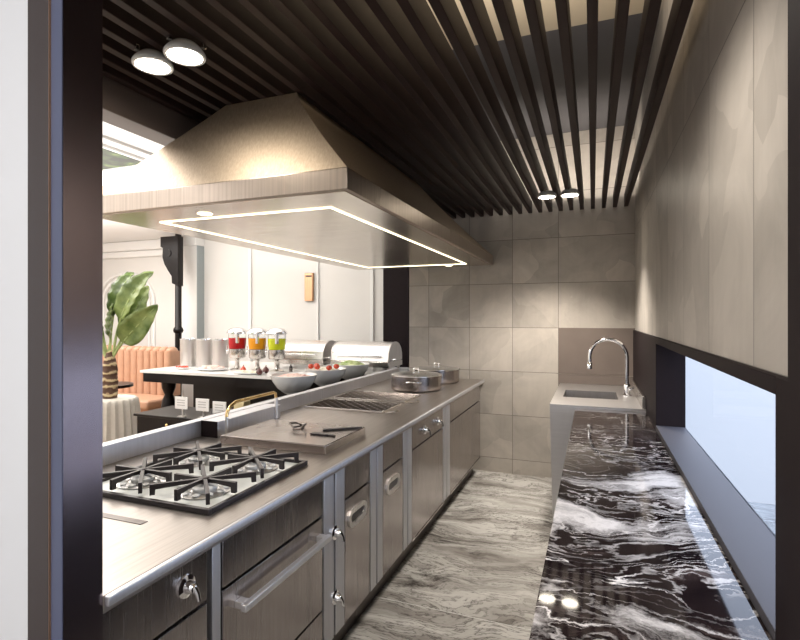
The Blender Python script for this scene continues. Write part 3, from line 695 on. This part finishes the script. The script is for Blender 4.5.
# cast iron column
cx, cy = atY(178.5, 5.6), 5.6
col = thing('iron_column', 'slim black iron column with a scrolled bracket by the white pilaster', 'column', (cx, cy, 0))
part('shaft', MB().lathe([(0, 0), (0.09, 0), (0.09, 0.1), (0.05, 0.14), (0.045, 0.80), (0.045, 1.27), (0.062, 1.28), (0.070, 1.31), (0.062, 1.34), (0.045, 1.36), (0.043, 2.70), (0, 2.70)], (cx, cy, 0), 24), 'black', col)
bp = [(0.04, 2.69), (-0.28, 2.69), (-0.28, 2.55), (-0.24, 2.53), (-0.245, 2.40), (-0.21, 2.30), (-0.14, 2.20), (-0.075, 2.12), (-0.07, 2.02), (0.04, 1.98)]
zt = zat(170, 237, 5.6); k = 2.69-zt
part('bracket', MB().prism([(cx+u*1.0, v-k) for u, v in bp], 'Y', cy-0.05, cy+0.05), 'black', col)
part('scroll', MB().lathe([(0, -0.06), (0.05, -0.06), (0.055, 0), (0.05, 0.06), (0, 0.06)], (cx-0.13, cy, 2.45-k), 16, 'Y'), 'black', col)

# ------------------------------------------------------------------ buffet table
bt = thing('buffet_table', 'long black buffet table with a white stone top in the dining room', 'table', (-3.6, 5.0, 0))
part('tabletop', MB().prism([(-4.78, 4.28), (-2.62, 4.28), (-2.62, 4.96), (-2.02, 5.03), (-2.02, 5.66), (-4.78, 5.66)], 'Z', 0.872, 0.90), 'stone_white', bt)
part('apron', MB().box(-4.755, -2.66, 4.30, 5.60, 0.77, 0.872).box(-2.66, -2.08, 5.06, 5.60, 0.77, 0.872), 'black', bt)
part('base_cabinet', MB().box(-4.15, -2.70, 4.42, 5.58, 0.0, 0.77, 0.005).box(-2.70, -2.1, 5.08, 5.58, 0, 0.77), 'black', bt)
prof = [(0, 0), (0.06, 0), (0.065, 0.08), (0.045, 0.12), (0.05, 0.30), (0.075, 0.40), (0.085, 0.48), (0.07, 0.56), (0.045, 0.62), (0.06, 0.66), (0.075, 0.70), (0.08, 0.77), (0, 0.77)]
for x, y in ((-4.50, 4.42), (-4.50, 5.5)):
    part('leg', MB().lathe(prof, (x, y, 0), 20), 'black', bt, 'turned black leg')

# salad ledge behind the counter
solid('service_ledge', MB().box(-2.50, -2.012, 2.75, 4.90, 0, 0.82, 0.004), 'black', 'low black service ledge hidden behind the steel counter', 'ledge', (-2.3, 3.7, 0))
solid('butter_block', MB().box(-2.46, -2.37, 3.02, 3.10, 0.8205, 0.885, 0.006), 'butter', 'small cream block behind the brass rail', 'block', (-2.41, 3.06, 0.8205))
def bowl(x, y, label, food_mat):
    z = 0.8205
    t = thing('salad_bowl', label, 'bowl', (x, y, z), 'large white bowls behind the counter')
    part('bowl_shell', MB().lathe([(0, 0.0), (0.062, 0.0), (0.066, 0.008), (0.042, 0.022), (0.040, 0.04), (0.075, 0.055), (0.135, 0.10), (0.172, 0.155), (0.190, 0.205), (0.184, 0.207), (0.165, 0.160), (0.125, 0.108), (0.06, 0.068), (0, 0.062)], (x, y, z), 40), 'ceramic', t)
    return z+0.165
bowls = [(-2.30, 3.57), (-2.30, 4.10), (-2.29, 4.60)]
z = bowl(*bowls[0], 'white footed bowl of pale pink pieces, leftmost of the three bowls', 0)
x, y = bowls[0]
def mound(name, x, y, z, r, h, mat, n, sz, label, cat):
    b = MB().lathe([(0, -0.03), (r*0.6, -0.03), (r, 0.0), (r*0.8, h*0.5), (r*0.45, h*0.85), (0, h)], (x, y, z), 20)
    for i in range(n):
        a = random.uniform(0, 2*PI); rr = r*math.sqrt(random.random())*0.95; hh = h*(1-(rr/r)**2)
        b.ball((x+rr*math.cos(a), y+rr*math.sin(a), z+hh), sz*random.uniform(.7, 1.2), (1, random.uniform(.6, 1), random.uniform(.3, .7)), 6)
    return solid(name, b, mat, label, cat, (x, y, z-0.03), kind='stuff')
mound('chopped_ham', x, y, z+0.008, 0.155, 0.03, 'ham', 60, 0.02, 'pale pink chopped pieces filling the leftmost bowl', 'food')
z = bowl(*bowls[1], 'white footed bowl with tomatoes, middle of the three bowls', 0)
x, y = bowls[1]
mound('chopped_cheese', x, y, z+0.008, 0.155, 0.035, 'cheese', 60, 0.02, 'white chopped cheese filling the bowl with the tomatoes', 'food')
for i, (dx, dy, dz) in enumerate(((-0.12, -0.06, 0.05), (-0.03, -0.10, 0.05), (0.08, -0.08, 0.045), (0.10, 0.02, 0.05), (-0.13, 0.06, 0.045))):
    tt = thing('tomato', 'small red tomato in the middle bowl, '+('leftmost at the front', 'second from the left', 'front right one', 'rightmost one', 'left one at the back')[i], 'tomato', (x+dx, y+dy, z+dz-0.02), 'tomatoes in the middle bowl')
    part('flesh', MB().ball((x+dx, y+dy, z+dz+0.012), 0.027, (1, 1, 0.85), 12), 'tomato', tt)
z = bowl(*bowls[2], 'white footed bowl of green salad, rightmost of the three bowls', 0)
x, y = bowls[2]
mound('green_salad', x, y, z+0.01, 0.145, 0.055, 'salad', 150, 0.024, 'pale green salad leaves heaped in the rightmost bowl', 'salad')

# sideboard and cards
sb = thing('sideboard', 'low black sideboard with a brass knob behind the counter', 'sideboard', (-3.0, 3.32, 0))
part('sideboard_body', MB().box(-3.54, -2.60, 3.14, 3.52, 0, 0.68, 0.004), 'black', sb)
part('sideboard_top', MB().box(-3.56, -2.58, 3.12, 3.54, 0.68, 0.70, 0.004), 'black', sb)
part('knob', MB().ball((-3.20, 3.125, 0.63), 0.016), 'brass', sb)
for u, lab in ((182.0, 'white menu card left of the other two cards behind the counter'), (203.0, 'white menu card between the other two cards behind the counter'), (220.0, 'white menu card right of the other two cards behind the counter')):
    Y = 3.16+0.05*(u-182)/40; xx = atY(u, Y); zc = zat(u, {182.0: 403, 203.0: 405, 220.0: 408}[u], Y)
    t = thing('menu_card', lab, 'menu card', (xx, Y, 0.7005), 'menu cards behind the counter')
    part('card', MB().box(xx-0.068, xx+0.062, Y-0.004, Y+0.004, zc-0.048, zc+0.05, 0.001), 'card', t)
    part('stand', MB().box(xx-0.03, xx+0.03, Y-0.02, Y+0.02, 0.7005, 0.706).tube([(xx, Y+0.008, 0.703), (xx, Y+0.008, zc+(0.14 if u == 182.0 else 0.02))], 0.006, 8), 'steel_pale', t)
    tx = MB()
    for r in range(3): tx.box(xx-0.045, xx+0.035, Y-0.0046, Y-0.004, zc+0.020-r*0.02, zc+0.026-r*0.02)
    part('print_lines', tx, 'ink', t)

# buffet goods
for u, lab in ((188.5, 'tall steel cylinder on the buffet, left of the three'), (204.5, 'tall steel cylinder on the buffet, middle of the three'), (220.5, 'tall steel cylinder on the buffet, right of the three')):
    Y = 4.86; xx = atY(u, Y)
    t = thing('steel_cylinder', lab, 'canister', (xx, Y, 0.9), 'steel cylinders on the buffet')
    part('canister_body', MB().lathe([(0, 0), (0.092, 0), (0.094, 0.006), (0.094, 0.33), (0.088, 0.33), (0.088, 0.02), (0, 0.02)], (xx, Y, 0.9), 32), 'canister', t)
    part('rim', MB().lathe([(0.094, 0.322), (0.098, 0.324), (0.098, 0.334), (0.088, 0.336), (0.086, 0.330)], (xx, Y, 0.9), 32), 'chrome', t)
def dispenser(u, mat, lab):
    Y = 4.70; x = atY(u, Y); z = 0.9
    t = thing('juice_dispenser', lab, 'juice dispenser', (x, Y, z), 'juice dispensers on the buffet')
    part('stand', MB().lathe([(0, 0), (0.075, 0), (0.078, 0.012), (0.03, 0.03), (0.022, 0.05), (0.022, 0.11), (0.04, 0.13), (0.085, 0.14), (0.092, 0.15), (0.092, 0.24), (0, 0.24)], (x, Y, z), 28), 'steel', t)
    part('juice', MB().lathe([(0, 0.243), (0.088, 0.243), (0.096, 0.30), (0.098, 0.365), (0, 0.365)], (x, Y, z), 28), mat, t)
    part('tank', MB().lathe([(0.098, 0.366), (0.100, 0.40), (0.096, 0.415), (0.092, 0.415), (0.096, 0.40), (0.094, 0.366)], (x, Y, z), 28), 'glass', t)
    part('dome_lid', MB().lathe([(0.117, 0.414), (0.117, 0.424), (0.105, 0.448), (0.078, 0.470), (0.045, 0.482), (0, 0.487), (0, 0.410), (0.112, 0.410)], (x, Y, z), 28), 'chrome', t)
    r = Vector((x, Y)).normalized()
    part('ice_tube', MB().tube([(x-r.x*0.092, Y-r.y*0.092, z+0.31), (x-r.x*0.097, Y-r.y*0.097, z+0.415)], 0.021, 12), 'chrome', t)
    tx, ty = x-0.105, Y-0.02
    part('tap', MB().tube([(x-0.09, Y-0.02, z+0.22), (tx-0.012, ty-0.01, z+0.22), (tx-0.02, ty-0.012, z+0.18)], 0.010, 10).box(tx-0.016, tx-0.004, ty-0.018, ty-0.006, z+0.22, z+0.275, 0.003), 'chrome', t)
dispenser(237.5, 'red_juice', 'glass dispenser of red juice on the buffet')
dispenser(257.5, 'orange_juice', 'glass dispenser of orange juice on the buffet')
dispenser(277.0, 'green_juice', 'glass dispenser of yellow green juice on the buffet')

def chafer(x0, x1, lab):
    Y = 5.22; z = 0.9; d0, d1 = Y-0.20, Y+0.22
    t = thing('chafing_dish', lab, 'chafing dish', ((x0+x1)/2, Y, z), 'roll top chafing dishes on the buffet')
    for x in (x0+0.04, x1-0.04):
        for y in (d0+0.03, d1-0.03): part('leg', MB().box(x-0.012, x+0.012, y-0.012, y+0.012, z, z+0.06), 'steel', t)
    part('water_pan', MB().box(x0, x1, d0, d1, z+0.05, z+0.115, 0.008), 'steel', t)
    n = 14; pr = [(d0, z+0.118)]
    for i in range(n+1):
        a = PI-PI*i/n; pr.append((Y+0.01+0.20*math.cos(a), z+0.16+0.165*math.sin(a)))
    pr.append((d1-0.01, z+0.118))
    part('roll_cover', MB().prism(pr, 'X', x0+0.012, x1-0.012), 'steel_pale', t, sharp=30)
    for xe in (x0+0.004, x1-0.016):
        part('end_plate', MB().prism([(Y+(p-Y)*1.03, q+0.003 if q > z+0.13 else q) for p, q in pr], 'X', xe, xe+0.012), 'canister', t)
    part('handle', MB().tube([(x0+0.08, d0-0.01, z+0.17), (x0+0.08, d0-0.04, z+0.175), (x1-0.08, d0-0.04, z+0.175), (x1-0.08, d0-0.01, z+0.17)], 0.008, 8), 'chrome', t)
    part('side_grip', MB().tube([(x1-0.01, d0+0.05, z+0.13), (x1+0.05, d0+0.03, z+0.14), (x1+0.07, d0+0.03, z+0.14)], 0.010, 8), 'chrome', t)
chafer(atY(283, 5.2), atY(331, 5.2), 'roll top steel chafing dish next to the juice dispensers')
chafer(atY(338, 5.2), atY(395, 5.2), 'roll top steel chafing dish next to the dark upright panel')

def platter(u, Y, rx, ry, lab):
    x = atY(u, Y)
    b = MB().lathe([(0, 0), (0.6, 0), (0.95, 0.012), (1.0, 0.018), (0.98, 0.021), (0.6, 0.008), (0, 0.008)], (0, 0, 0), 32)
    b.xf(Matrix.Translation((x, Y, 0.9005)) @ Matrix.Diagonal((rx, ry, 1, 1)))
    solid('platter', b, 'ceramic', lab, 'platter', (x, Y, 0.9005), 'white platters on the buffet'); return x
x = platter(212, 4.56, 0.20, 0.13, 'white platter of pink sliced ham before the steel cylinders')
for i in range(12):
    a = i*2.4; rr = 0.03+0.011*i; px, py = x+rr*math.cos(a)*1.1, 4.56+rr*0.62*math.sin(a); s_ = random.uniform(0.028, 0.038)
    b = MB().ball((0, 0, 0), 1, (s_, s_*0.8, 0.010), 10).xf(Matrix.Translation((px, py, 0.925+0.004*(12-i)*0.5)) @ Matrix.Rotation(random.uniform(-.4, .4), 4, 'Y'))
    solid('ham_slice', b, 'ham', 'folded slice of pink ham on the platter before the steel cylinders', 'food', (px, py, 0.912), 'ham slices on the platter')
x = platter(183, 4.55, 0.105, 0.07, 'small white dish of red berries at the left end of the buffet')
for i in range(14):
    a = i*2.4; rr = 0.02+0.004*i; px, py = x+rr*math.cos(a)*1.15, 4.55+rr*0.7*math.sin(a)
    solid('berry', MB().ball((px, py, 0.924), 0.013, (1, 1, 1), 8), 'tomato', 'red berry in the small dish at the left end of the buffet', 'berry', (px, py, 0.911), 'red berries in the small dish')
x = platter(249, 4.42, 0.19, 0.11, 'white platter of fruit and cheese before the juice dispensers')
for i in range(7):
    px, py = x-0.13+0.035*i, 4.42+0.04*math.sin(i*2.1)
    solid('cheese_piece', MB().box(px-0.022, px+0.022, py-0.018, py+0.018, 0.911, 0.931, 0.005), 'cheese', 'pale piece of cheese on the fruit platter, '+('first', 'second', 'third', 'fourth', 'fifth', 'sixth', 'seventh')[i]+' from the left in its row', 'cheese', (px, py, 0.911), 'cheese pieces on the fruit platter')
def fruit(u, v, Y, r, mat, lab):
    px = atY(u, Y); t = thing('fig', lab, 'fruit', (px, Y, 0.9005))
    part('flesh', MB().lathe([(0, 0), (r*.6, 0.006), (r, r*0.8), (r*0.85, r*1.35), (r*0.4, r*1.8), (r*.2, r*2.05), (0, r*2.1)], (px, Y, 0.9005), 16), mat, t)
    part('stem', MB().tube([(px, Y, 0.9+r*2.0), (px+0.004, Y, 0.9+r*2.0+0.018)], 0.004, 6), 'bark', t)
fruit(259.5, 368, 4.345, 0.034, 'fig', 'dark purple fig at the front of the buffet before the orange juice')
fruit(266, 367, 4.50, 0.036, 'fig', 'brown fig standing just right of the front fig')
fruit(243.5, 366, 4.55, 0.030, 'tomato', 'red brown fruit before the red juice dispenser')
x = atY(291, 4.55)
pm = thing('pepper_mill', 'small dark pepper mill between the dispensers and the first bowl', 'pepper mill', (x, 4.55, 0.9005))
part('mill_body', MB().lathe([(0, 0), (0.035, 0), (0.036, 0.01), (0.018, 0.03), (0.020, 0.06), (0, 0.06)], (x, 4.55, 0.9005), 16), 'dark_steel', pm)
part('mill_head', MB().lathe([(0, 0.06), (0.018, 0.062), (0.016, 0.08), (0.006, 0.09), (0.007, 0.10), (0, 0.104)], (x, 4.55, 0.9005), 16), 'iron', pm)

# ------------------------------------------------------------------ banquette, side tables, plant
bq = thing('banquette', 'tan leather banquette with a channelled back along the dining wall', 'banquette', (-6.4, 5.1, 0))
bb = MB(); nx = 22; xL, xR = -7.9, -5.25; wch = (xR-xL)/nx
prf = []
for i in range(nx):
    xc = xL+wch*(i+.5)
    pts = [(xc-wch*.49, 5.36)]
    for k in range(9):
        a = PI-PI*k/8; pts.append((xc+wch*.49*math.cos(a), 5.21-0.05*math.sin(a)))
    pts.append((xc+wch*.49, 5.36))
    bb.prism(pts, 'Z', 0.44, 1.04); bb.round = True
    m2 = MB().ball((0, 0, 0), 1, (wch*.49, 0.09, 0.06), 12).xf(Matrix.Translation((xc, 5.27, 1.04)))
    me = bpy.data.meshes.new('t'); m2.bm.to_mesh(me); m2.bm.free(); bb.bm.from_mesh(me); bpy.data.meshes.remove(me)
part('back_cushion', bb, 'leather', bq)
part('seat_cushion', MB().box(xL, -5.15, 4.72, 5.18, 0.34, 0.46, 0.04, 4), 'leather', bq)
part('plinth', MB().box(xL, -5.2, 4.78, 5.36, 0, 0.34), 'leather', bq)

bx_, by_ = -4.18, 3.41
ct = thing('cafe_table', 'small round black table half hidden behind the plant', 'table', (-5.05, 4.30, 0))
part('tabletop', MB().lathe([(0, 0.72), (0.25, 0.72), (0.25, 0.75), (0, 0.75)], (-5.05, 4.10, 0), 32), 'black', ct)
part('pedestal', MB().lathe([(0, 0), (0.18, 0), (0.18, 0.02), (0.03, 0.05), (0.03, 0.72), (0, 0.72)], (-5.05, 4.10, 0), 20), 'black', ct)
dt = thing('drum_table', 'pale ribbed drum table carrying the leafy plant', 'table', (bx_, by_, 0))
rb = MB(); n = 120; bm = rb.bm; ringsz = [(0.0, 0.30), (0.70, 0.235), (0.735, 0.23), (0.75, 0.215)]
RR = []
for z, r in ringsz:
    RR.append([bm.verts.new((bx_+(r+0.010*math.cos(2*PI*i/n*24)*(1 if z < 0.74 else 0.3))*math.cos(2*PI*i/n), by_+(r+0.010*math.cos(2*PI*i/n*24)*(1 if z < 0.74 else 0.3))*math.sin(2*PI*i/n), z)) for i in range(n)])
for A, B in zip(RR, RR[1:]):
    for i in range(n): bm.faces.new([A[i], A[(i+1) % n], B[(i+1) % n], B[i]])
bm.faces.new(RR[0][::-1]); bm.faces.new(RR[-1])
part('ribbed_drum', rb, 'linen', dt, sharp=46)

pl = thing('banana_plant', 'leafy green banana plant with a banded trunk on the pale drum table', 'plant', (bx_, by_, 0.7505))
part('trunk', MB().lathe([(0, 0), (0.060, 0), (0.068, 0.05), (0.064, 0.10), (0.070, 0.15), (0.062, 0.20), (0.066, 0.26), (0.055, 0.32), (0.048, 0.36), (0.03, 0.42), (0, 0.44)], (bx_, by_, 0.7505), 20), 'bark', pl)
RV = Vector((.9342, .3573, 0)); FV = Vector((-.3573, .9342, 0)); PX = 4.68/505
def leaf(tip, mid, width, mat, twist=0.0, base=(0, 0), depth=0.0, stalk=0.35):
    b0 = Vector((bx_, by_, 0.75+0.36)) + RV*base[0]*PX + Vector((0, 0, base[1]*PX))
    T = b0 + RV*tip[0]*PX + Vector((0, 0, tip[1]*PX)) + FV*depth
    Mi = b0 + RV*mid[0]*PX + Vector((0, 0, mid[1]*PX)) + FV*depth*0.4
    P = lambda t: b0*(1-t)**2 + Mi*2*t*(1-t) + T*t*t
    b = MB(); bm = b.bm; n = 18; rows = []
    for i in range(n+1):
        t = stalk+(1-stalk)*i/n; p = P(t); d = (P(min(1, t+.02))-P(t-.02)).normalized()
        side = d.cross(FV).normalized(); side = (side*math.cos(twist)+FV*math.sin(twist)).normalized(); nor = d.cross(side).normalized()
        q = i/n; wd = width*(math.sin(PI*min(1, q**0.75))**0.7 if 0 < q < 1 else 0.02)+0.004
        row = []
        for k in range(-3, 4):
            f = k/3; row.append(bm.verts.new(p+side*wd*f+nor*(abs(f)**1.3*wd*0.35+0.008*math.sin(i*1.9+k))))
        rows.append(row)
    for A, B in zip(rows, rows[1:]):
        for k in range(6): bm.faces.new([A[k], A[k+1], B[k+1], B[k]])
    o = part('leaf', b, mat, pl, sharp=80)
    sd = o.modifiers.new('thickness', 'SOLIDIFY'); sd.thickness = 0.003
    part('midrib', MB().tube([P(j/12) for j in range(13)], [0.013-0.0009*j for j in range(13)], 8), 'leaf_rib', o)
leaf((47, 86), (8, 62), 0.105, 'leaf', 0.35, (3, 0), -0.12)
leaf((50, 52), (12, 18), 0.115, 'leaf', -0.25, (3, 2), -0.10)
leaf((14, 88), (-4, 70), 0.10, 'leaf_dark', 0.5, (0, 0), 0.18)
leaf((30, 74), (16, 40), 0.12, 'leaf', 0.2, (2, 0), 0.12)
leaf((-9, 66), (-8, 30), 0.115, 'leaf_dark', 0.3, (-2, 0), -0.15)
leaf((2, 56), (3, 30), 0.10, 'leaf', 0.9, (-2, 0), 0.05)
leaf((-40, 60), (-14, 50), 0.11, 'leaf', 0.4, (-3, 0), 0.0)
leaf((-44, 20), (-18, 34), 0.10, 'leaf_dark', 0.0, (-3, 0), 0.1)
leaf((-14, 82), (-14, 50), 0.09, 'leaf', 0.6, (-2, 0), 0.1)
